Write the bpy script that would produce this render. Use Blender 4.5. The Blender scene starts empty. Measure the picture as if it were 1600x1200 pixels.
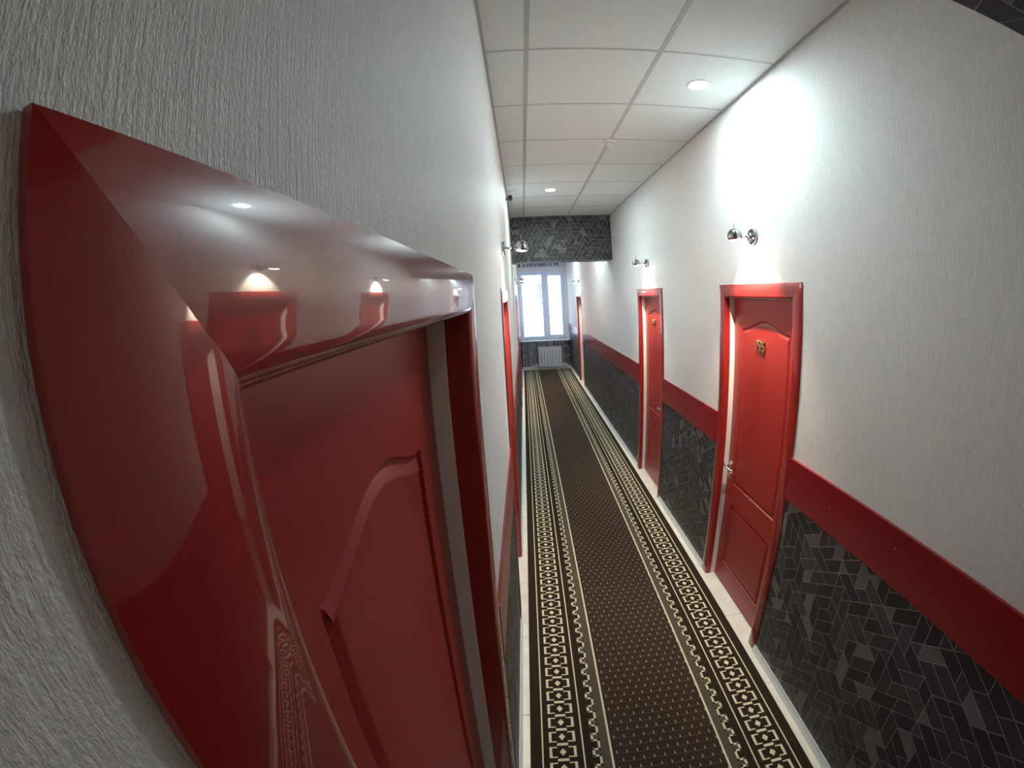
import bpy, bmesh, math, random
from mathutils import Vector, Matrix
from mathutils.geometry import tessellate_polygon
random.seed(7)
C = bpy.context.scene
COL = C.collection
PI = math.pi

# ------------------------------------------------------------------ camera
CZ = 1.992
cam_d = bpy.data.cameras.new('camera')
cam = bpy.data.objects.new('camera', cam_d); COL.objects.link(cam)
R = Vector((0.9981720436000802, 0.022094739240205323, -0.056252945461966554))
U = Vector((0.05103107029564639, 0.19053929441166653, 0.9803522872669729))
F = Vector((-0.03237902468760369, 0.9814308940434938, -0.18906347869767962))
m = Matrix.Identity(4)
for i in range(3):
    m[i][0] = R[i]; m[i][1] = U[i]; m[i][2] = -F[i]
m[2][3] = CZ
cam.matrix_world = m
cam_d.type = 'PANO'
cam_d.sensor_width = 36.0; cam_d.sensor_height = 27.0
cam_d.clip_start = 0.01; cam_d.clip_end = 200
K = [0.0, -0.061609444578912244, -0.0007034689250717841, 6.156415977400567e-05, -1.0336422105735853e-06]
for tgt in (cam_d, getattr(cam_d, 'cycles', None)):
    if tgt is None: continue
    try:
        tgt.panorama_type = 'FISHEYE_LENS_POLYNOMIAL'
        tgt.fisheye_fov = math.radians(200)
        for i in range(5):
            setattr(tgt, 'fisheye_polynomial_k%d' % i, K[i])
    except Exception:
        pass
C.camera = cam

# ------------------------------------------------------------------ world
w = bpy.data.worlds.new('overcast_sky'); C.world = w; w.use_nodes = True
bg = w.node_tree.nodes['Background']
bg.inputs[0].default_value = (0.66, 0.80, 1.0, 1); bg.inputs[1].default_value = 1.3

# ------------------------------------------------------------------ exposure
C.view_settings.view_transform = 'Standard'
C.view_settings.look = 'None'
C.view_settings.exposure = 1.93
C.view_settings.gamma = 1.0
C.view_settings.use_curve_mapping = False
C.cycles.diffuse_bounces = 8
C.cycles.glossy_bounces = 4
C.cycles.max_bounces = 12
DL_W = 6.0      # ceiling downlights
DL_A = 4.6      # their wide diffuse share
WL_W = 19.0       # wall lamps

# ------------------------------------------------------------------ layout (metres)
XL, XR = -0.105, 1.265
ZC = 3.105
YN, YE = -2.6, 12.353
DT = 2.047                     # top of door casings
RT, RB = 1.223, 1.010          # dado rail
BB = 0.0434                    # baseboard height
BEAM = 2.480
DOORS_R = [(1.766, 2.672), (3.895, 4.805), (9.54, 10.45)]
DOORS_L = [(0.0592, 0.935), (2.239, 3.13), (7.22, 8.12), (8.98, 9.88)]

# ------------------------------------------------------------------ materials
def mat(name, base, rough=0.5, metal=0.0, coat=0.0, spec=0.5, emit=None, estr=0.0):
    M = bpy.data.materials.new(name); M.use_nodes = True
    p = M.node_tree.nodes['Principled BSDF']
    p.inputs['Base Color'].default_value = (*base, 1)
    p.inputs['Roughness'].default_value = rough
    p.inputs['Metallic'].default_value = metal
    p.inputs['Coat Weight'].default_value = coat
    p.inputs['Coat Roughness'].default_value = 0.025
    p.inputs['Specular IOR Level'].default_value = spec
    if emit:
        p.inputs['Emission Color'].default_value = (*emit, 1)
        p.inputs['Emission Strength'].default_value = estr
    return M
def nd(M, t, **kw):
    n = M.node_tree.nodes.new(t)
    for k, v in kw.items(): setattr(n, k, v)
    return n
def lk(M, a, b): M.node_tree.links.new(a, b)
def coords(M, scale):
    tc = nd(M, 'ShaderNodeTexCoord'); mp = nd(M, 'ShaderNodeMapping')
    mp.inputs['Scale'].default_value = scale
    lk(M, tc.outputs['Object'], mp.inputs['Vector']); return mp.outputs['Vector']
def noise(M, scale3, scale, detail=2.0, rough=0.5):
    n = nd(M, 'ShaderNodeTexNoise'); lk(M, coords(M, scale3), n.inputs['Vector'])
    n.inputs['Scale'].default_value = scale; n.inputs['Detail'].default_value = detail
    n.inputs['Roughness'].default_value = rough
    return n.outputs['Fac']
def math_n(M, op, a, b):
    n = nd(M, 'ShaderNodeMath', operation=op)
    for i, v in enumerate((a, b)):
        if isinstance(v, (int, float)): n.inputs[i].default_value = v
        else: lk(M, v, n.inputs[i])
    return n.outputs[0]
def bump(M, h, dist, strength=1.0):
    b = nd(M, 'ShaderNodeBump'); b.inputs['Distance'].default_value = dist
    b.inputs['Strength'].default_value = strength
    lk(M, h, b.inputs['Height'])
    lk(M, b.outputs['Normal'], M.node_tree.nodes['Principled BSDF'].inputs['Normal'])
def ramp_col(M, fac, stops):
    r = nd(M, 'ShaderNodeValToRGB'); e = r.color_ramp.elements
    e[0].position, e[0].color = stops[0][0], (*stops[0][1], 1)
    e[1].position, e[1].color = stops[-1][0], (*stops[-1][1], 1)
    for p, c in stops[1:-1]:
        q = e.new(p); q.color = (*c, 1)
    lk(M, fac, r.inputs[0])
    lk(M, r.outputs[0], M.node_tree.nodes['Principled BSDF'].inputs['Base Color'])

# textured vertical-strand wall covering
M_wall = mat('textured_wall_covering', (0.68, 0.66, 0.64), 0.55)
f1 = noise(M_wall, (1, 1, 0.35), 1100, 3, 0.6)
f2 = noise(M_wall, (1, 1, 0.05), 420, 2, 0.5)
f3 = noise(M_wall, (1, 1, 0.6), 520, 2, 0.5)
hh = math_n(M_wall, 'ADD', math_n(M_wall, 'ADD', f1, f2), math_n(M_wall, 'MULTIPLY', f3, 0.7))
bump(M_wall, hh, 0.0009, 0.9)
ramp_col(M_wall, math_n(M_wall, 'MULTIPLY', hh, 0.37), [(0.35, (0.61, 0.575, 0.55)), (0.65, (0.85, 0.82, 0.795))])

M_red = mat('glossy_red_paint', (0.30, 0.016, 0.013), 0.30, coat=1.0, spec=0.25)
bump(M_red, noise(M_red, (1, 1, 1), 60, 2), 0.0002, 0.25)
M_leaf = mat('embossed_red_door_paint', (0.33, 0.023, 0.018), 0.34)
bump(M_leaf, noise(M_leaf, (1, 1, 0.16), 320, 4, 0.6), 0.0005, 0.7)
M_rail = mat('satin_dark_red_board', (0.25, 0.010, 0.012), 0.22)
M_jamb = mat('white_door_frame', (0.80, 0.76, 0.70), 0.4)
M_white = mat('white_plastic', (0.80, 0.80, 0.79), 0.35)
M_base = mat('white_baseboard', (0.74, 0.74, 0.73), 0.3)
M_chrome = mat('dark_chrome', (0.42, 0.43, 0.42), 0.12, 1.0)
M_nickel = mat('polished_nickel', (0.75, 0.70, 0.64), 0.15, 1.0)
M_brass = mat('antique_brass', (0.55, 0.40, 0.22), 0.22, 1.0)
M_black = mat('black_plastic', (0.015, 0.017, 0.018), 0.4)
M_dark = mat('dark_void', (0.01, 0.01, 0.01), 0.8)
M_screw = mat('red_screw_cap', (0.62, 0.10, 0.09), 0.3)

M_tile = mat('pinholed_ceiling_tile', (0.72, 0.72, 0.71), 0.85)
vn = nd(M_tile, 'ShaderNodeTexVoronoi'); lk(M_tile, coords(M_tile, (1, 1, 0.02)), vn.inputs['Vector'])
vn.inputs['Scale'].default_value = 55
fz = noise(M_tile, (1, 1, 1), 45, 3)
pin = math_n(M_tile, 'LESS_THAN', vn.outputs['Distance'], math_n(M_tile, 'MULTIPLY', fz, 0.20))
ramp_col(M_tile, pin, [(0.0, (0.71, 0.73, 0.73)), (1.0, (0.40, 0.40, 0.40))])
M_grid = mat('grey_ceiling_grid', (0.44, 0.45, 0.45), 0.45)

M_floor = mat('cream_floor_tile', (0.74, 0.68, 0.58), 0.3)
ramp_col(M_floor, noise(M_floor, (1, 1, 1), 9, 4), [(0.3, (0.70, 0.64, 0.54)), (0.7, (0.80, 0.74, 0.65))])

def print_mat(name, c, rough=0.5):
    M = mat(name, c, rough)
    n = noise(M, (1, 1, 1), 300, 2)
    ramp_col(M, n, [(0.3, tuple(v * 0.85 for v in c)), (0.7, tuple(v * 1.15 for v in c))])
    return M
PAPER = [print_mat('wallpaper_line_print', (0.36, 0.35, 0.34), 0.45),
         print_mat('wallpaper_black_print', (0.032, 0.030, 0.033), 0.45),
         print_mat('wallpaper_charcoal_print', (0.052, 0.048, 0.051), 0.45),
         print_mat('wallpaper_grey_print', (0.078, 0.071, 0.072), 0.45),
         print_mat('wallpaper_light_print', (0.18, 0.168, 0.163), 0.45)]

def carpet_mat(name, c):
    M = mat(name, c, 0.95, spec=0.1)
    n = noise(M, (1, 1, 1), 500, 2)
    bump(M, n, 0.002, 0.6)
    ramp_col(M, n, [(0.3, tuple(v * 0.75 for v in c)), (0.7, tuple(v * 1.2 for v in c))])
    return M
M_cdark = carpet_mat('dark_brown_carpet_pile', (0.034, 0.021, 0.013))
M_cfield = carpet_mat('brown_carpet_field', (0.050, 0.030, 0.020))
M_ccream = carpet_mat('cream_carpet_pile', (0.76, 0.66, 0.45))
M_colive = carpet_mat('olive_carpet_pile', (0.105, 0.080, 0.055))
M_cfleck = carpet_mat('tan_carpet_fleck', (0.36, 0.30, 0.22))
M_cweft = carpet_mat('tan_carpet_weft', (0.22, 0.17, 0.12))
M_string = mat('white_curtain_thread', (0.80, 0.80, 0.86), 0.6)
M_header = mat('lavender_curtain_header', (0.42, 0.42, 0.52), 0.7)
M_navy = mat('navy_curtain_tab', (0.02, 0.02, 0.06), 0.7)
M_pvc = mat('white_window_frame', (0.62, 0.68, 0.80), 0.3)
M_rad = mat('white_radiator_enamel', (0.84, 0.83, 0.85), 0.3)
M_bark = mat('grey_bark', (0.30, 0.30, 0.32), 0.9)
ramp_col(M_bark, noise(M_bark, (1, 1, 0.2), 12, 3), [(0.3, (0.36, 0.36, 0.38)), (0.7, (0.50, 0.50, 0.52))])
M_snow = mat('snow_covered_ground', (0.75, 0.78, 0.82), 0.8)

M_glass = bpy.data.materials.new('window_glass'); M_glass.use_nodes = True
nt = M_glass.node_tree; nt.nodes.remove(nt.nodes['Principled BSDF'])
o_ = nt.nodes['Material Output']
tr = nt.nodes.new('ShaderNodeBsdfTransparent'); gl = nt.nodes.new('ShaderNodeBsdfGlossy'); gl.inputs['Roughness'].default_value = 0.02
fr = nt.nodes.new('ShaderNodeFresnel'); mx = nt.nodes.new('ShaderNodeMixShader')
tr.inputs[0].default_value = (0.94, 0.97, 0.98, 1)
nt.links.new(fr.outputs[0], mx.inputs[0]); nt.links.new(tr.outputs[0], mx.inputs[1]); nt.links.new(gl.outputs[0], mx.inputs[2])
nt.links.new(mx.outputs[0], o_.inputs[0])

M_led = mat('downlight_diffuser', (0.9, 0.95, 0.95), 0.4, emit=(0.80, 1.0, 0.98), estr=22)
M_bulb = mat('warm_lamp_bulb', (0.9, 0.9, 0.85), 0.4, emit=(1.0, 0.90, 0.76), estr=30)

# ------------------------------------------------------------------ mesh helpers
class MB:
    def __init__(s): s.v = []; s.f = []; s.m = []; s.sm = []
    def face(s, pts, mi=0, smooth=False):
        b = len(s.v); s.v += [tuple(p) for p in pts]; s.f.append(tuple(range(b, b + len(pts)))); s.m.append(mi); s.sm.append(smooth)
    def idx(s, pts, faces, mi=0, smooth=False):
        b = len(s.v); s.v += [tuple(p) for p in pts]
        for f in faces: s.f.append(tuple(b + i for i in f)); s.m.append(mi); s.sm.append(smooth)
    def box(s, x0, x1, y0, y1, z0, z1, mi=0):
        s.idx([(x0,y0,z0),(x1,y0,z0),(x1,y1,z0),(x0,y1,z0),(x0,y0,z1),(x1,y0,z1),(x1,y1,z1),(x0,y1,z1)],
              [(3,2,1,0),(4,5,6,7),(0,1,5,4),(1,2,6,5),(2,3,7,6),(3,0,4,7)], mi)
    def bbox(s, x0, x1, y0, y1, z0, z1, b=0.003, mi=0):
        """box with chamfered edges"""
        bm = bmesh.new(); bmesh.ops.create_cube(bm, size=1)
        for v in bm.verts:
            v.co = ((x0+x1)/2 + v.co.x*(x1-x0), (y0+y1)/2 + v.co.y*(y1-y0), (z0+z1)/2 + v.co.z*(z1-z0))
        bmesh.ops.bevel(bm, geom=bm.edges[:], offset=b, segments=2, affect='EDGES', profile=0.5)
        bm.verts.ensure_lookup_table()
        s.idx([v.co[:] for v in bm.verts], [[v.index for v in f.verts] for f in bm.faces], mi); bm.free()
    def lathe(s, prof, cen, axis=(0,0,1), n=24, mi=0, smooth=True):
        """prof: list of (radius, height along axis)"""
        ax = Vector(axis).normalized(); t = Vector((1,0,0)) if abs(ax.x) < 0.9 else Vector((0,1,0))
        a = ax.cross(t).normalized(); b = ax.cross(a); cen = Vector(cen); P = []
        for r_, h in prof:
            for k in range(n):
                an = 2*PI*k/n; P.append(cen + ax*h + (a*math.cos(an) + b*math.sin(an))*r_)
        Fs = []
        for j in range(len(prof)-1):
            for k in range(n):
                Fs.append((j*n+k, j*n+(k+1)%n, (j+1)*n+(k+1)%n, (j+1)*n+k))
        s.idx(P, Fs, mi, smooth)
        if prof[0][0] > 1e-6: s.face(P[:n][::-1], mi)
        if prof[-1][0] > 1e-6: s.face(P[-n:], mi)
    def tube(s, pts, r, n=8, mi=0, r2=None):
        pts = [Vector(p) for p in pts]; P = []; N = len(pts)
        for i, p in enumerate(pts):
            d = (pts[min(i+1, N-1)] - pts[max(i-1, 0)]).normalized()
            t = Vector((0,0,1)) if abs(d.z) < 0.9 else Vector((1,0,0))
            a = d.cross(t).normalized(); b = d.cross(a)
            rr = r if r2 is None else r + (r2-r)*i/(N-1)
            for k in range(n):
                an = 2*PI*k/n; P.append(p + (a*math.cos(an)+b*math.sin(an))*rr)
        Fs = [(j*n+k, j*n+(k+1)%n, (j+1)*n+(k+1)%n, (j+1)*n+k) for j in range(N-1) for k in range(n)]
        s.idx(P, Fs, mi, n > 4); s.face(P[:n][::-1], mi); s.face(P[-n:], mi)
    def build(s, name, mats, parent=None, recalc=True):
        me = bpy.data.meshes.new(name); me.from_pydata(s.v, [], s.f)
        for M in (mats if isinstance(mats, (list, tuple)) else [mats]): me.materials.append(M)
        me.polygons.foreach_set('material_index', s.m); me.polygons.foreach_set('use_smooth', s.sm)
        if recalc:
            bm = bmesh.new(); bm.from_mesh(me); bmesh.ops.remove_doubles(bm, verts=bm.verts, dist=1e-6)
            bmesh.ops.recalc_face_normals(bm, faces=bm.faces); bm.to_mesh(me); bm.free()
        me.update()
        o = bpy.data.objects.new(name, me); COL.objects.link(o)
        if parent: o.parent = parent
        return o
def tag(o, label=None, cat=None, group=None, kind=None):
    if label: o['label'] = label
    if cat: o['category'] = cat
    if group: o['group'] = group
    if kind: o['kind'] = kind
    return o
def empty(name, loc=(0,0,0), rz=0):
    o = bpy.data.objects.new(name, None); COL.objects.link(o); o.location = loc; o.rotation_euler = (0,0,rz)
    o.empty_display_size = 0.1
    return o
def link_copy(src, name, loc, parent=None):
    c = src.copy(); COL.objects.link(c); c.location = loc
    if parent: c.parent = parent
    return c
def copy_tree(o, parent=None):
    kids = list(o.children); c = o.copy(); COL.objects.link(c)
    if parent: c.parent = parent
    for k in kids: copy_tree(k, c)
    return c

# ------------------------------------------------------------------ room shell
def wall_side(name, x0, x1, doors, sgn):
    m = MB(); y = YN - 0.2
    for a, b in doors:
        m.box(x0, x1, y, a + 0.04, -0.05, ZC + 0.12)
        m.box(x0, x1, a + 0.04, b - 0.04, DT - 0.04, ZC + 0.12)
        y = b - 0.04
    m.box(x0, x1, y, YE + 0.3, -0.05, ZC + 0.12)
    o = m.build(name, M_wall, recalc=False)
    return tag(o, kind='structure')
W_R = wall_side('wall_right', XR, XR + 0.32, DOORS_R, 1)
W_L = wall_side('wall_left', XL - 0.32, XL, DOORS_L, -1)

m = MB(); m.box(XL, XR, YN - 0.2, YN, 0, ZC); W_N = tag(m.build('wall_near', M_wall, recalc=False), kind='structure')
WX0, WX1, WZ0, WZ1 = -0.085, 1.205, 0.80, 2.70
m = MB()
m.box(XL, WX0, YE, YE + 0.3, 0, ZC); m.box(WX1, XR, YE, YE + 0.3, 0, ZC)
m.box(WX0, WX1, YE, YE + 0.3, 0, WZ0); m.box(WX0, WX1, YE, YE + 0.3, WZ1, ZC)
W_F = tag(m.build('wall_far', M_wall, recalc=False), kind='structure')

# floor: slab with tiles
m = MB(); m.box(XL - 0.31, XR + 0.31, YN - 0.2, YE + 0.3, -0.2, -0.006)
FLOOR = tag(m.build('floor', M_jamb, recalc=False), kind='structure')
m = MB(); m.bbox(-0.2985, 0.2985, -0.2985, 0.2985, -0.012, 0.0, 0.0012)
t0 = m.build('floor_tile', M_floor, FLOOR)
first = True
for i in range(3):
    for j in range(26):
        x = 1.39 - 0.6 * i; y = YN + 0.2 + 0.6 * j
        if y > YE: continue
        if first: t0.location = (x, y, 0); first = False
        else: link_copy(t0, 'floor_tile', (x, y, 0), FLOOR)

# ceiling: slab, tee grid, tiles
m = MB(); m.box(XL - 0.1, XR + 0.1, YN - 0.1, YE + 0.3, ZC + 0.03, ZC + 0.12)
CEIL = tag(m.build('ceiling', M_grid, recalc=False), kind='structure')
GX = [0.0831, 0.6831]; Y0 = 1.8224
rows = [Y0 + 0.6 * k for k in range(-8, 18)]
proto_t = {}
cols = [(XL, GX[0]), (GX[0], GX[1]), (GX[1], XR)]
for ci, (a, b) in enumerate(cols):
    for r0 in rows:
        wd = b - a
        if ci not in proto_t:
            m = MB(); g = 0.004
            m.bbox(-wd/2 + g, wd/2 - g, -0.296, 0.296, 0.0, 0.018, 0.0025)
            proto_t[ci] = m.build('ceiling_tile', M_tile, CEIL); proto_t[ci].location = ((a+b)/2, r0 + 0.3, ZC)
        else:
            link_copy(proto_t[ci], 'ceiling_tile', ((a+b)/2, r0 + 0.3, ZC), CEIL)
for x in GX:
    m = MB(); m.box(x - 0.011, x + 0.011, YN, YE, ZC - 0.002, ZC + 0.02); m.build('main_runner', M_grid, CEIL)
m = MB(); m.box(XL, XR, -0.007, 0.007, ZC - 0.001, ZC + 0.02); ct = m.build('cross_tee', M_grid, CEIL); ct.location = (0, rows[0], 0)
for r0 in rows[1:]: link_copy(ct, 'cross_tee', (0, r0, 0), CEIL)
for x, s in ((XL, 1), (XR, -1)):
    m = MB(); m.box(min(x, x+s*0.014), max(x, x+s*0.014), YN, YE, ZC - 0.003, ZC + 0.02); m.build('wall_angle', M_grid, CEIL)

# ------------------------------------------------------------------ geometric wallpaper
S = 0.065; H = S * math.sqrt(3) / 2
def hull(pts):
    pts = sorted(set((round(p[0], 6), round(p[1], 6)) for p in pts))
    def half(P):
        o = []
        for p in P:
            while len(o) >= 2 and (o[-1][0]-o[-2][0])*(p[1]-o[-2][1]) - (o[-1][1]-o[-2][1])*(p[0]-o[-2][0]) <= 1e-9: o.pop()
            o.append(p)
        return o
    a = half(pts); b = half(pts[::-1]); return a[:-1] + b[:-1]
def inset(poly, d):
    out = []; n = len(poly)
    for i in range(n):
        p0, p1, p2 = Vector(poly[i-1]), Vector(poly[i]), Vector(poly[(i+1) % n])
        e1 = (p1-p0).normalized(); e2 = (p2-p1).normalized()
        n1 = Vector((-e1.y, e1.x)); n2 = Vector((-e2.y, e2.x))
        k = 1 + n1.dot(n2)
        out.append(tuple(p1 + (n1 + n2) * (d / max(k, 0.05))))
    return out
def clip(poly, x0, x1, y0, y1):
    for ax, lim, sg in ((0, x0, 1), (0, x1, -1), (1, y0, 1), (1, y1, -1)):
        out = []; n = len(poly)
        for i in range(n):
            a, b = poly[i], poly[(i+1) % n]
            ia, ib = (a[ax]-lim)*sg >= 0, (b[ax]-lim)*sg >= 0
            if ia: out.append(a)
            if ia != ib:
                t = (lim - a[ax]) / (b[ax] - a[ax]); out.append((a[0]+t*(b[0]-a[0]), a[1]+t*(b[1]-a[1])))
        poly = out
        if len(poly) < 3: return None
    return poly
# one repeat-free sheet of laid triangles -> trapezoids, long bars, rhombi
def tri_pts(i, j, up):
    P = lambda a, b: (a*S + b*S/2, b*H)
    return [P(i, j), P(i+1, j), P(i, j+1)] if up else [P(i+1, j), P(i+1, j+1), P(i, j+1)]
def nbrs(t):
    i, j, u = t
    return [(i, j, 0), (i-1, j, 0), (i, j-1, 0)] if u else [(i, j, 1), (i+1, j, 1), (i, j+1, 1)]
def strip_from(t, d, n):
    """n triangles in a straight strip, direction d of the three"""
    out = [t]; cur = t; order = [(0, 1), (1, 2), (2, 0)][d]; k = 0
    while len(out) < n:
        cur = nbrs(cur)[order[k % 2] if True else 0]; out.append(cur); k += 1
    return out
def area_ok(ts):
    return len(set(ts)) == len(ts)
def make_pattern(L, Hh, rnd):
    jm = int(Hh / H) + 2; pieces = []; used = set(); cells = []
    for j in range(-2, jm):
        for i in range(int(-j/2) - 3, int(L/S - j/2) + 3):
            cells += [(i, j, 1), (i, j, 0)]
    inside = set(cells); rnd.shuffle(cells)
    blocks = [cells]
    for n, prob in ((4, 0.75), (3, 1.0), (2, 1.0), (1, 1.0)):
        for t in cells:
            if t in used: continue
            if n == 4 and rnd.random() > 0.13: continue
            ds = [0, 1, 2]; rnd.shuffle(ds)
            for d in ds:
                st = strip_from(t, d, n)
                if area_ok(st) and all(q in inside and q not in used for q in st):
                    used.update(st)
                    sh = rnd.choices([1, 2, 3, 4], {4: [5, 4, 1, 0.3], 3: [4, 4, 2, 2], 2: [3, 3, 2, 1], 1: [2, 2, 2, 1]}[n])[0]
                    pieces.append(([p for q in st for p in tri_pts(*q)], sh)); break
    return pieces
def wallpaper(parent, rects, origin, ua, va, na, rot=True, seed=1, name='wallpaper', off=0.0):
    """rects: list of (u0,u1,v0,v1) areas; rot turns the lattice so that its lines run vertically"""
    rnd = random.Random(seed); m = MB()
    ua, va, na, O = Vector(ua), Vector(va), Vector(na), Vector(origin)
    P = lambda u, v, e: O + ua*u + va*v + na*(e + off)
    U1 = max(r[1] for r in rects); V1 = max(r[3] for r in rects)
    pieces = make_pattern(V1, U1, rnd) if rot else make_pattern(U1, V1, rnd)
    for r in rects:
        m.face([P(r[0], r[2], 0.0006), P(r[1], r[2], 0.0006), P(r[1], r[3], 0.0006), P(r[0], r[3], 0.0006)], 0)
    for pts, sh in pieces:
        h = inset(hull(pts), 0.0017)
        if rot: h = [(q[1], q[0]) for q in h]
        for r in rects:
            c = clip(h, *r)
            if c: m.face([P(a, b, 0.0011) for a, b in c], sh)
    return m.build(name, PAPER, parent, recalc=False)
def segs(doors, y0=YN, y1=YE):
    out = []; y = y0
    for a, b in doors:
        out.append((y, a + 0.01)); y = b - 0.01
    out.append((y, y1)); return out
SR, SL = segs(DOORS_R), segs(DOORS_L)
wallpaper(W_R, [(a - YN, b - YN, 0.0, RB + 0.02) for a, b in SR], (XR, YN, 0), (0,1,0), (0,0,1), (-1,0,0), True, 3)
wallpaper(W_L, [(a - YN, b - YN, 0.0, RB + 0.02) for a, b in SL], (XL, YN, 0), (0,1,0), (0,0,1), (1,0,0), True, 4)
wallpaper(W_F, [(0, XR - XL, 0, WZ0 - 0.02)], (XL, YE, 0), (1,0,0), (0,0,1), (0,-1,0), True, 5)

# bulkhead beams across the corridor
def beam(name, y0, y1, seed):
    m = MB(); m.box(XL, XR, y0, y1, BEAM, ZC + 0.02)
    o = tag(m.build(name, M_wall, recalc=False), kind='structure')
    hgt = ZC - BEAM
    wallpaper(o, [(0, XR-XL, 0, hgt)], (XL, y0, BEAM), (1,0,0), (0,0,1), (0,-1,0), False, seed)
    wallpaper(o, [(0, XR-XL, 0, hgt)], (XL, y1, BEAM), (1,0,0), (0,0,1), (0,1,0), False, seed + 1)
    wallpaper(o, [(0, XR-XL, 0, y1-y0)], (XL, y0, BEAM), (1,0,0), (0,1,0), (0,0,-1), False, seed + 2)
beam('trim_1', 6.05, 6.40, 11)
beam('trim_2', 0.08, 0.468, 21)

# dado rails and baseboards (one board per stretch of wall)
n_tr = 3
def rail(x, s, y0, y1, screws, seam=None):
    global n_tr
    parts = [(y0, y1)] if seam is None else [(y0, seam - 0.0012), (seam + 0.0012, y1)]
    root = tag(empty('trim_%d' % n_tr, (x, (y0+y1)/2, RB)), kind='structure'); n_tr += 1
    for a, b in parts:
        m = MB(); th = 0.014 if s > 0 else 0.009; xs = sorted((0.0005*-s, -s*th)); m.bbox(xs[0], xs[1], a - (y0+y1)/2, b - (y0+y1)/2, 0, RT - RB, 0.0018)
        m.build('rail_board', M_rail, root)
    for y, z in screws:
        m = MB(); m.lathe([(0.0001, 0.0018), (0.0028, 0.0014), (0.0036, 0)], (-s*th, y - (y0+y1)/2, z - RB), (-s, 0, 0), 10)
        m.build('screw_cap', M_screw, root)
def base(x, s, y0, y1, name):
    prof = [(0, 0), (0.016, 0), (0.0155, 0.006), (0.011, 0.018), (0.007, 0.030), (0.004, BB), (0, BB)]
    m = MB(); n = len(prof)
    P = [(x - s*a, y, b) for y in (y0, y1) for a, b in prof]
    m.idx(P, [(i, (i+1) % n, n+(i+1) % n, n+i) for i in range(n)] + [tuple(range(n)), tuple(range(2*n-1, n-1, -1))])
    return m.build(name, M_base)
br = tag(empty('baseboard_right', (0,0,0)), kind='structure'); bl = tag(empty('baseboard_left', (0,0,0)), kind='structure')
for a, b in SR:
    a_, b_ = max(a + 0.01, YN), b - 0.01
    if b_ - a_ < 0.05: continue
    o = base(XR, 1, a_, b_ if b < YE else YE, 'board'); o.parent = br
    seam = 3.47 if abs(a - 2.66) < 0.05 else None
    sc = {0: [(1.02, 1.15), (1.42, 1.12), (1.70, 1.12)], 1: [(3.42, 1.10), (2.73, 1.10), (3.83, 1.10)]}.get(SR.index((a, b)), [(a_ + 0.3, 1.12), (b_ - 0.3, 1.12)])
    rail(XR, 1, a_, b_ if b < YE else YE, sc, seam)
for a, b in SL:
    a_, b_ = max(a + 0.01, YN), b - 0.01
    if b_ - a_ < 0.05: continue
    o = base(XL, -1, a_, b_ if b < YE else YE, 'board'); o.parent = bl
    rail(XL, -1, a_, b_ if b < YE else YE, [(a_ + 0.15, 1.12), (b_ - 0.15, 1.12)])
m = MB(); m.bbox(XL + 0.016, XR - 0.016, YE - 0.015, YE, 0, BB + 0.02, 0.003); tag(m.build('baseboard_far', M_base), kind='structure')

# ------------------------------------------------------------------ doors
CW = 0.079
def casing_profile(leg):
    P = [(0.0, 0.0005)]
    for k in range(17):
        s = 0.058 * k / 16
        P.append((s, 0.0090 - (4.13 * (0.033 - s)**2 if s < 0.033 else 2.3 * (s - 0.033)**2)))
    e6 = P[-1][1]
    for k in range(1, 9):
        t = PI/2 * k / 8; P.append((0.058 + 0.021*math.sin(t), -0.001 + (e6+0.001)*math.cos(t)))
    P.append((CW, -leg)); P.append((CW - 0.012, -leg))
    return P
def digit_mesh(ch, size):
    cu = bpy.data.curves.new('glyph', 'FONT'); cu.body = ch; cu.size = size; cu.extrude = 0.0035; cu.bevel_depth = 0.0012; cu.offset = 0.0012
    cu.align_x = 'CENTER'
    ob = bpy.data.objects.new('glyph', cu); COL.objects.link(ob)
    dg = bpy.context.evaluated_depsgraph_get(); me = bpy.data.meshes.new_from_object(ob.evaluated_get(dg))
    bpy.data.objects.remove(ob); me.materials.clear(); me.materials.append(M_brass)
    return me
def offset_in(poly, d):
    out = []; n = len(poly)
    for i in range(n):
        p0, p1, p2 = Vector(poly[i-1]), Vector(poly[i]), Vector(poly[(i+1) % n])
        e1 = (p1-p0).normalized(); e2 = (p2-p1).normalized()
        n1 = Vector((-e1.y, e1.x)); n2 = Vector((-e2.y, e2.x)); k = 1 + n1.dot(n2)
        out.append(tuple(p1 + (n1+n2) * (d / max(k, 0.2))))
    return out
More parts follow.
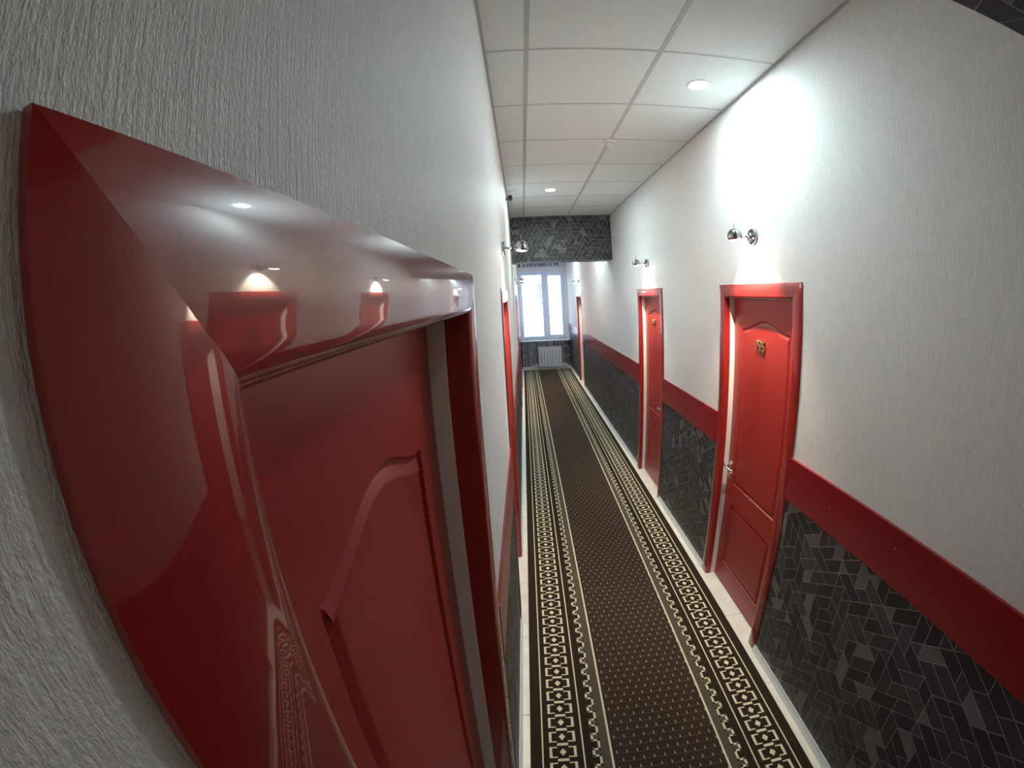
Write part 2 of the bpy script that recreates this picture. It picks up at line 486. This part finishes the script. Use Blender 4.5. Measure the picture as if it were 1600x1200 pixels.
def door(idx, side, y0, y1, number=None, handle=1, rec=0.062, leg=0.030, hw=0.268, zs=1.786, za=1.842, label=None):
    """local frame: -x faces the corridor, y along the wall, origin on the floor at the wall face"""
    yc = (y0+y1)/2; hwid = (y1-y0)/2
    root = tag(empty('door_%d' % idx, (XR if side > 0 else XL, yc, 0), 0 if side > 0 else PI), kind='structure')
    prof = casing_profile(leg); n = len(prof)
    def piece(f0, f1, name):
        m = MB(); P = [f0(s, e) for s, e in prof] + [f1(s, e) for s, e in prof]
        for i in range(n):
            j = (i+1) % n
            m.idx([P[i], P[j], P[n+j], P[n+i]], [(0,1,2,3)], 0, 1 <= i < n-3)
        m.face(P[:n]); m.face(P[n:][::-1])
        o = m.build(name, M_red, root)
        me = o.data; bm = bmesh.new(); bm.from_mesh(me)
        for e in bm.edges:
            if len(e.link_faces) == 2 and e.calc_face_angle(0) > math.radians(28): e.smooth = False
        bm.to_mesh(me); bm.free(); return o
    for s_ in (-1, 1):
        piece(lambda s, e: (-e, s_*(hwid - s), 0.0), lambda s, e: (-e, s_*(hwid - s), DT - s), 'casing_leg')
    piece(lambda s, e: (-e, -(hwid - s), DT - s - 0.0002), lambda s, e: (-e, (hwid - s), DT - s - 0.0002), 'casing_head')
    # white frame lining
    fw = 0.083; d0, d1 = leg, rec + 0.10
    for s_ in (-1, 1):
        m = MB(); a, b = sorted((s_*(hwid - 0.036), s_*(hwid - fw))); m.bbox(d0, d1, a, b, 0, DT - fw, 0.0015)
        m.build('frame_side', M_jamb, root)
    m = MB(); m.bbox(d0, d1, -(hwid - 0.036), hwid - 0.036, DT - fw, DT - 0.036, 0.0015); m.build('frame_head', M_jamb, root)
    m = MB(); q = 0.1
    for s_ in (-1, 1):
        a, b = sorted((s_*(hwid - fw), s_*(hwid - q))); m.box(rec + 0.043, d1, a, b, 0, DT - fw)
    m.box(rec + 0.043, d1, -(hwid-q), hwid-q, DT - q, DT - fw); m.build('door_stop', M_jamb, root)
    # leaf with a cathedral top panel and a square lower panel
    lw = hwid - fw - 0.003; lh = DT - fw - 0.003; z0 = 0.008
    outer = [(-lw, z0), (lw, z0), (lw, lh), (-lw, lh)]
    top = [(-hw, 0.772), (hw, 0.772)]
    N = 28
    for k in range(N+1):
        t = 1 - 2*k/N; top.append((hw*t, zs + (za-zs)*(0.5 + 0.5*math.cos(PI*t))))
    low = [(-hw, 0.17), (hw, 0.17), (hw, 0.622), (-hw, 0.622)]
    m = MB()
    tv = [Vector((a, b, 0)) for poly in (outer, top, low) for a, b in poly]
    tris = tessellate_polygon([[Vector((a, b, 0)) for a, b in poly] for poly in (outer, top, low)])
    for t in tris: m.face([(rec, tv[i].x, tv[i].y) for i in t])
    for poly in (top, low):
        rings = [(0, 0), (0.004, 0.006), (0.012, 0.0075), (0.028, 0.0015), (0.032, 0.0008)]
        pr = [[(rec + dep, a, b) for a, b in offset_in(poly, o)] for o, dep in rings]
        for A, B in zip(pr, pr[1:]):
            for i in range(len(A)):
                j = (i+1) % len(A); m.face([A[i], A[j], B[j], B[i]])
        m.face(pr[-1])
    for i in range(4):
        a, b = outer[i], outer[(i+1) % 4]; m.face([(rec, *a), (rec + 0.042, *a), (rec + 0.042, *b), (rec, *b)])
    m.face([(rec + 0.042, a, b) for a, b in outer])
    leaf = m.build('door_leaf', M_leaf, root)
    # lever handle
    hy = handle * (lw - 0.045); hz = 0.89; m = MB()
    m.lathe([(0.0001, 0.009), (0.018, 0.009), (0.025, 0.006), (0.026, 0)], (rec, hy, hz), (-1,0,0), 24)
    m.tube([(rec - 0.004, hy, hz), (rec - 0.03, hy, hz), (rec - 0.047, hy, hz + 0.001)], 0.0085, 12)
    L = [(rec - 0.045, hy + handle*0.008, hz + 0.002), (rec - 0.052, hy - handle*0.015, hz + 0.003), (rec - 0.053, hy - handle*0.05, hz - 0.001),
         (rec - 0.05, hy - handle*0.085, hz - 0.004), (rec - 0.043, hy - handle*0.115, hz - 0.002)]
    m.tube(L, 0.0095, 12, r2=0.006)
    m.build('lever_handle', M_nickel, leaf)
    m = MB(); m.lathe([(0.0001, 0.007), (0.016, 0.007), (0.022, 0.005), (0.023, 0)], (rec, hy, hz - 0.075), (-1,0,0), 20)
    m.box(rec - 0.0075, rec - 0.006, hy - 0.002, hy + 0.002, hz - 0.085, hz - 0.066)
    m.build('keyhole_rose', M_nickel, leaf)
    if number:
        for k, ch in enumerate(number):
            ob = bpy.data.objects.new('number_digit', digit_mesh(ch, 0.082)); COL.objects.link(ob); ob.parent = leaf
            ob.matrix_local = Matrix(((0,0,-1, rec - 0.0045), (-1,0,0, 0.036*(1-k)+0.035), (0,1,0, 1.672), (0,0,0,1)))
    return root
door(1, 1, *DOORS_R[0], number='195', handle=1)
door(2, 1, *DOORS_R[1], number='197', handle=-1)
door(3, 1, *DOORS_R[2], handle=1, rec=0.10)
door(4, -1, *DOORS_L[0], rec=0.082, leg=0.047, hw=0.215, zs=1.75, za=1.80, handle=1)
for k in (1, 2, 3): door(4 + k, -1, *DOORS_L[k], handle=1)

# ------------------------------------------------------------------ window
win = tag(empty('window_1', ((WX0+WX1)/2, YE, WZ0)), kind='structure')
yw0, yw1 = 0.10, 0.16; hwx = (WX1-WX0)/2; hz = WZ1 - WZ0
m = MB()
m.bbox(-hwx, -hwx + 0.06, yw0, yw1, 0, hz, 0.004); m.bbox(hwx - 0.06, hwx, yw0, yw1, 0, hz, 0.004)
m.bbox(-hwx + 0.06, hwx - 0.06, yw0, yw1, 0, 0.06, 0.004); m.bbox(-hwx + 0.06, hwx - 0.06, yw0, yw1, hz - 0.06, hz, 0.004)
m.build('window_frame', M_pvc, win)
mx_ = 0.07
m = MB(); m.bbox(mx_ - 0.045, mx_ + 0.045, yw0 - 0.01, yw1, 0.06, hz - 0.06, 0.004); m.build('mullion', M_pvc, win)
for a, b in ((-hwx + 0.06, mx_ - 0.045), (mx_ + 0.045, hwx - 0.06)):
    sw = 0.03 if a < 0 - 0.3 else 0.06
    m = MB()
    m.bbox(a, a + sw, yw0 + 0.005, yw1 - 0.01, 0.06, hz - 0.06, 0.003); m.bbox(b - sw, b, yw0 + 0.005, yw1 - 0.01, 0.06, hz - 0.06, 0.003)
    m.bbox(a + sw, b - sw, yw0 + 0.005, yw1 - 0.01, 0.06, 0.06 + sw, 0.003); m.bbox(a + sw, b - sw, yw0 + 0.005, yw1 - 0.01, hz - 0.06 - sw, hz - 0.06, 0.003)
    s_ = m.build('sash', M_pvc, win)
    m = MB(); m.face([(a + sw, yw0 + 0.025, 0.06 + sw), (b - sw, yw0 + 0.025, 0.06 + sw), (b - sw, yw0 + 0.025, hz - 0.06 - sw), (a + sw, yw0 + 0.025, hz - 0.06 - sw)])
    m.build('glass_pane', M_glass, s_, recalc=False)
m = MB(); m.bbox(-0.012, 0.012, -0.028, 0.0, -0.02, 0.02, 0.003); m.bbox(-0.009, 0.009, -0.04, -0.026, -0.10, 0.01, 0.004)
o = m.build('window_handle', M_white, win); o.location = (mx_ + 0.06, yw0, 0.85)
m = MB(); m.bbox(-hwx - 0.015, hwx + 0.03, -0.16, yw0, -0.03, 0.0, 0.006); m.build('window_sill', M_white, win)

# ------------------------------------------------------------------ carpet runner
CXC = 0.578
root = tag(empty('carpet_runner', (CXC, (YN+YE)/2, 0)), 'long dark brown carpet runner with cream Greek key borders down the corridor floor', 'carpet')
y0c, y1c = YN + 0.06, YE - 0.06; ym = (YN+YE)/2
m = MB(); y1c = YE - 0.2
m.bbox(-0.632, 0.632, y0c - ym, y1c - ym, 0.0, 0.007, 0.002); m.build('carpet_pile', M_cdark, root)
Zt = 0.0073
def quad(m, x0, x1, ya, yb, mi=0, z=Zt): m.face([(x0, ya, z), (x1, ya, z), (x1, yb, z), (x0, yb, z)], mi)
m = MB(); quad(m, -0.262, 0.262, y0c-ym, y1c-ym, 0, Zt - 0.0001); m.build('centre_field', M_cfield, root, recalc=False)
m = MB(); PER = 0.0886
# plain lines
for s_ in (-1, 1):
    for c, h in ((0.259, 0.0052), (0.386, 0.0035), (0.575, 0.0035)):
        quad(m, s_*c - h, s_*c + h, y0c-ym, y1c-ym)
m.build('cream_line', M_ccream, root, recalc=False)
for s_ in (-1, 1):
    m = MB(); mo = MB()
    a, b = sorted((s_*0.265, s_*0.309)); quad(mo, a, b, y0c-ym, y1c-ym, 0, Zt - 0.0001)
    y = 1.7777 - 40*PER
    while y < y0c: y += PER
    while y < y1c - PER:
        yy = y - ym
        def q(u0, u1, v0, v1, M_=m, z=Zt):
            a, b = sorted((s_*u0, s_*u1)); quad(M_, a, b, yy + v0*PER, yy + v1*PER, 0, z)
        # key: outer tooth then inner tooth, joined by cross bars
        q(0.333, 0.345, -0.25, 0.25); q(0.305, 0.316, 0.15, 0.85)
        q(0.305, 0.345, 0.15, 0.27); q(0.305, 0.345, 0.73, 0.85)
        q(0.309, 0.333, -0.15, 0.15, mo, Zt - 0.0001)
        y += PER
    m.build('key_border', M_ccream, root, recalc=False); mo.build('olive_band', M_colive, root, recalc=False)
    m = MB(); y = 1.2613 - 60*PER
    while y < y0c: y += PER
    while y < y1c - PER:
        yy = y - ym; c = s_*0.481
        m.face([(c - 0.016, yy, Zt), (c, yy - 0.021, Zt), (c + 0.016, yy, Zt), (c, yy + 0.021, Zt)])
        for t in (-1, 1):
            a, b = sorted((c + t*0.050, c + t*0.063)); quad(m, a, b, yy - 0.031, yy + 0.031)
            for v in (-1, 1):
                a, b = sorted((c + t*0.026, c + t*0.050)); p, q_ = sorted((yy + v*0.024, yy + v*0.031)); quad(m, a, b, p, q_)
        quad(m, c - 0.026, c + 0.026, yy + PER/2 - 0.0075, yy + PER/2 + 0.0075)
        y += PER
    m.build('chain_border', M_ccream, root, recalc=False)
m = MB(); ml = MB(); k = 0; y = 1.5844 - 0.0443*66
while y < y1c - 0.03:
    if y > y0c + 0.02:
        yy = y - ym; off = 0.0 if k % 2 == 0 else 0.0243
        x = 0.3436 - CXC + off
        while x < 0.252:
            m.face([(x - 0.0035, yy - 0.002, Zt), (x + 0.0035, yy - 0.002, Zt), (x + 0.0022, yy + 0.015, Zt), (x - 0.0022, yy + 0.015, Zt)])
            x += 0.0485
        x = -0.247 + random.uniform(0, 0.01)
        while x < 0.235 and y < 2.6:
            ln = random.uniform(0.10, 0.25); xe = min(x + ln, 0.245); quad(ml, x, xe, yy - 0.0038, yy - 0.0027); x = xe + random.uniform(0.002, 0.012)
    y += 0.0443; k += 1
m.build('field_flecks', M_cfleck, root, recalc=False)
ml.build('weft_lines', M_cweft, root, recalc=False)

# ------------------------------------------------------------------ radiator
rad = tag(empty('radiator', (0.68, YE - 0.03, 0.07)), 'white sectional radiator under the window behind the string curtain', 'radiator')
rw, rh = 0.65, 0.53; ns = 8
for k in range(ns):
    x = -rw/2 + rw/ns*(k + 0.5)
    m = MB(); m.bbox(x - rw/ns/2 + 0.006, x + rw/ns/2 - 0.006, -0.095, -0.02, 0, rh, 0.012); m.bbox(x - rw/ns/2, x + rw/ns/2, -0.075, -0.04, 0.02, 0.06, 0.004)
    m.bbox(x - rw/ns/2, x + rw/ns/2, -0.075, -0.04, rh - 0.09, rh - 0.03, 0.004)
    m.build('radiator_section', M_rad, rad)
m = MB(); m.bbox(-rw/2 - 0.005, rw/2 + 0.005, -0.1, -0.015, rh, rh + 0.012, 0.004); m.build('top_cover', M_white, rad)
for s_ in (-1, 1):
    m = MB(); m.tube([(s_*rw/2, -0.057, 0.035), (s_*(rw/2 + 0.14), -0.057, 0.035)], 0.013, 10)
    m.tube([(s_*(rw/2 + 0.14), -0.057, 0.05), (s_*(rw/2 + 0.14), -0.057, -0.069)], 0.013, 10); m.build('pipe', M_white, rad)
    m = MB(); m.lathe([(0.018, -0.02), (0.022, 0), (0.022, 0.035), (0.015, 0.045)], (s_*(rw/2 + 0.07), -0.057, 0.035), (0,0,1), 14); m.build('valve', M_white, rad)

# ------------------------------------------------------------------ string curtain
cur = tag(empty('string_curtain', (0.56, YE - 0.20, 0)), 'floor-length white string curtain hanging in front of the far window', 'curtain')
cw = 0.62
m = MB(); m.tube([(-cw - 0.03, 0, 2.965), (cw + 0.03, 0, 2.965)], 0.012, 10); m.build('curtain_rod', M_white, cur)
m = MB(); m.bbox(-cw, cw, -0.004, 0.004, 2.925, 2.96, 0.001); m.bbox(-cw, cw, -0.004, 0.004, 2.815, 2.837, 0.001); m.build('header_tape', M_header, cur)
x = -cw + 0.01; tabs = []
for wd, gp in ((0.045, 0.075), (0.04, 0.03), (0.02, 0.03), (0.035, 0.04), (0.04, 0.045), (0.04, 0.02), (0.03, 0.035), (0.025, 0.02), (0.035, 0.03), (0.045, 0.03), (0.025, 0.02), (0.02, 0.045), (0.025, 0.03), (0.025, 0.06), (0.03, 0.035), (0.055, 0.03)):
    m = MB(); m.bbox(x, x + wd, -0.006, 0.006, 2.835, 2.94, 0.002); m.build('header_tab', M_navy, cur); tabs.append((x, x + wd)); x += wd + gp
m = MB(); rnd = random.Random(5)
x = -cw + 0.004
while x < cw:
    r_ = rnd.choice([0.0012, 0.0016, 0.0022, 0.0035]); yy = rnd.uniform(-0.012, 0.012); zb = rnd.uniform(0.03, 0.12)
    m.tube([(x, yy, 2.93), (x + rnd.uniform(-0.004, 0.004), yy + rnd.uniform(-0.006, 0.006), 1.5), (x + rnd.uniform(-0.006, 0.006), yy, zb)], r_, 4)
    x += rnd.choice([0.010, 0.016, 0.026, 0.036])
o = m.build('curtain_strings', M_string, cur, recalc=False); o['kind'] = 'stuff'

# ------------------------------------------------------------------ wall lamps
def wall_lamp():
    root = empty('wall_lamp'); bx = -0.12
    m = MB(); m.lathe([(0.043, 0.0), (0.043, 0.016), (0.040, 0.020), (0.0001, 0.021)], (0, 0, 0), (-1,0,0), 32); m.build('wall_plate', M_chrome, root)
    m = MB(); m.tube([(-0.018, 0, 0), (-0.045, 0, 0)], 0.007, 12); m.tube([(-0.04, 0, 0), (bx + 0.036, 0, 0)], 0.0038, 10); m.build('arm', M_chrome, root)
    m = MB(); prof = []; r_ = 0.040
    for k in range(15):
        a = PI/2 - (PI/2 + 0.55) * k / 14; prof.append((max(r_*math.cos(a), 0.0001), r_*math.sin(a)))
    for k in range(14, 4, -1):
        a = PI/2 - (PI/2 + 0.55) * k / 14; prof.append((max((r_-0.002)*math.cos(a), 0.0001), (r_-0.002)*math.sin(a)))
    m.lathe(prof, (0, 0, 0), (0,0,1), 32)
    b = m.build('ball_shade', M_chrome, root); b.location = (bx, 0, 0); b.rotation_euler = (0, math.radians(-5), 0)
    m = MB(); m.lathe([(0.0001, -0.026), (0.020, -0.0245), (0.031, -0.0195), (0.031, -0.012), (0.0001, -0.011)], (0,0,0), (0,0,1), 20)
    u = m.build('lamp_lens', M_bulb, b)
    m = MB(); m.tube([(0, 0, 0.038), (0, 0, 0.082)], 0.0018, 8); m.lathe([(0.004, 0.038), (0.003, 0.043), (0.0001, 0.044)], (0,0,0), (0,0,1), 10)
    s_ = m.build('switch_pin', M_chrome, root); s_.location = (bx, 0, 0)
    return root
lamp0 = wall_lamp()
LAMPS = [(XR, 2.207, 0, 'chrome ball wall lamp above the nearest right-hand door, numbered 195'),
         (XR, 4.333, 0, 'chrome ball wall lamp above the second door on the right wall'),
         (XR, 9.80, 0, 'small ball wall lamp on the right wall, farthest one near the window'),
         (XL, 2.684, PI, 'chrome ball wall lamp on the left wall in front of the patterned beam'),
         (XL, 7.668, PI, 'left-wall ball lamp seen below the beam, upper of the two against the window'),
         (XL, 9.42, PI, 'left-wall ball lamp nearest the far window, lower of the two against it')]
def spot(name, loc, direction, energy, size, blend, color, radius):
    L = bpy.data.lights.new(name, 'SPOT'); L.energy = energy if loc[1] > 0 else energy * 0.12; L.spot_size = size; L.spot_blend = blend; L.color = color; L.shadow_soft_size = radius
    o = bpy.data.objects.new(name, L); COL.objects.link(o); o.location = loc
    o.rotation_euler = Vector(direction).to_track_quat('-Z', 'Y').to_euler(); return o
for i, (x, y, rz, lab) in enumerate(LAMPS):
    o = lamp0 if i == 0 else copy_tree(lamp0)
    o.location = (x, y, 2.300); o.rotation_euler = (0, 0, rz); tag(o, lab, 'wall lamp', 'ball wall lamps over the doors')
    s_ = 1 if x > 0.5 else -1
    spot('wall_lamp_light', (x - s_*0.113, y, 2.300 - 0.033), (s_*0.50, 0, -1), WL_W, math.radians(100), 0.6, (1.0, 0.86, 0.66), 0.008)

# ------------------------------------------------------------------ downlights
def downlight():
    root = empty('ceiling_downlight')
    m = MB(); m.lathe([(0.046, -0.001), (0.050, -0.005), (0.056, -0.006), (0.060, -0.003), (0.060, 0.0)], (0,0,0), (0,0,1), 32)
    m.v = m.v; m.build('trim_ring', M_white, root)
    m = MB(); m.lathe([(0.0001, -0.0065), (0.046, -0.006), (0.048, -0.002)], (0,0,0), (0,0,1), 32); m.build('diffuser', M_led, root)
    return root
dl0 = downlight()
DL = [(0.979, 2.126, 'round ceiling downlight nearest the camera, close to the right wall'), (0.353, 4.525, 'round ceiling downlight just in front of the patterned beam'),
      (0.979, 7.05, 'round ceiling downlight just beyond the patterned beam'), (0.979, 10.2, 'round ceiling downlight beyond the beam, farthest toward the window'),
      (0.58, -1.75, 'added fill downlight, unseen behind the camera near the closed end of the corridor')]  # last entry is an added, unseen lamp: weak warm fill for the near walls
for i, (x, y, lab) in enumerate(DL):
    o = dl0 if i == 0 else copy_tree(dl0)
    o.location = (x, y, ZC); tag(o, lab or 'round ceiling downlight hidden beyond the patterned beam', 'downlight', 'round downlights in the ceiling')
    spot('downlight_light', (x, y, ZC - 0.012), (0, 0, -1), DL_W, math.radians(128), 0.5, (0.62, 0.93, 1.0) if y > 0 else (1.0, 0.84, 0.68), 0.03)
    L = bpy.data.lights.new('downlight_glow', 'AREA'); L.shape = 'DISK'; L.size = 0.09; L.energy = DL_A if y > 0 else DL_A * 0.12; L.color = (0.72, 0.95, 1.0) if y > 0 else (1.0, 0.84, 0.68)
    o2 = bpy.data.objects.new('downlight_glow', L); COL.objects.link(o2); o2.location = (x, y, ZC - 0.009)

# ------------------------------------------------------------------ smoke detector and security camera
sd = tag(empty('smoke_detector', (0.6851, 3.065, ZC)), 'white smoke detector where two grid lines cross on the ceiling', 'smoke detector')
m = MB(); m.lathe([(0.047, 0.0), (0.047, -0.010), (0.043, -0.014), (0.036, -0.015)], (0,0,0), (0,0,1), 28); m.build('base_ring', M_white, sd)
m = MB(); m.lathe([(0.032, -0.014), (0.034, -0.026), (0.030, -0.034), (0.018, -0.038), (0.0001, -0.039)], (0,0,0), (0,0,1), 28); m.build('sensor_head', M_white, sd)
m = MB()
for k in range(8):
    a = 2*PI*k/8; cx_, cy_ = 0.0335*math.cos(a), 0.0335*math.sin(a); m.lathe([(0.0025, -0.029), (0.0025, -0.024)], (cx_, cy_, 0), (0,0,1), 6)
m.build('vent_slot', M_dark, sd)
sc_ = tag(empty('security_camera', (XL, 4.53, 3.03)), 'small black security camera on the left wall just below the ceiling', 'camera')
m = MB(); m.lathe([(0.02, 0), (0.02, 0.005), (0.008, 0.008)], (0,0,0), (1,0,0), 16); m.tube([(0.005, 0, 0), (0.03, 0, 0.002), (0.042, 0, 0.004)], 0.006, 8); m.build('bracket', M_black, sc_)
m = MB(); m.bbox(0.024, 0.066, -0.06, 0.02, -0.020, 0.026, 0.006); m.build('housing', M_black, sc_)
m = MB(); m.lathe([(0.016, 0), (0.016, 0.006), (0.012, 0.008), (0.0001, 0.004)], (0.045, -0.06, 0.003), (0,-1,0), 18); m.build('lens', M_black, sc_)

# ------------------------------------------------------------------ outside the window
m = MB(); m.box(-40, 40, YE + 1.0, 90, -3.3, -3.0); tag(m.build('ground_outside', M_snow, recalc=False), kind='structure')
rt = random.Random(12)
def branch(m, p, d, ln, r_, depth):
    q = p + d*ln; mid = p + d*ln*0.5 + Vector((rt.uniform(-1,1), rt.uniform(-1,1), 0))*ln*0.05
    m.tube([p, mid, q], r_, 5, r2=r_*0.65)
    if depth == 0: return
    for _ in range(3):
        a = Vector((rt.uniform(-1,1), rt.uniform(-1,1), rt.uniform(0.1, 0.9))).normalized()
        branch(m, q, (d*0.9 + a*0.75).normalized(), ln*rt.uniform(0.55, 0.8), r_*0.62, depth - 1)
for x, y, h, lab in ((-0.6, 24, 2.6, 'bare tree outside the window, in its left pane'), (1.4, 28, 3.2, 'bare tree outside the window behind the middle bar'), (2.7, 25, 3.0, 'bare tree outside the window, in its right pane')):
    t = tag(empty('bare_tree', (x, y, -3.0)), lab, 'tree', 'bare trees outside the window')
    m = MB(); m.tube([(0,0,0), (0.05,0,h*0.5), (0,0.05,h)], 0.13, 8, r2=0.09); m.build('trunk', M_bark, t)
    m = MB()
    for _ in range(4):
        branch(m, Vector((0, 0.05, h - 0.05)), Vector((rt.uniform(-0.5,0.5), rt.uniform(-0.5,0.5), 1)).normalized(), 1.1, 0.05, 4)
    m.build('branches', M_bark, t)
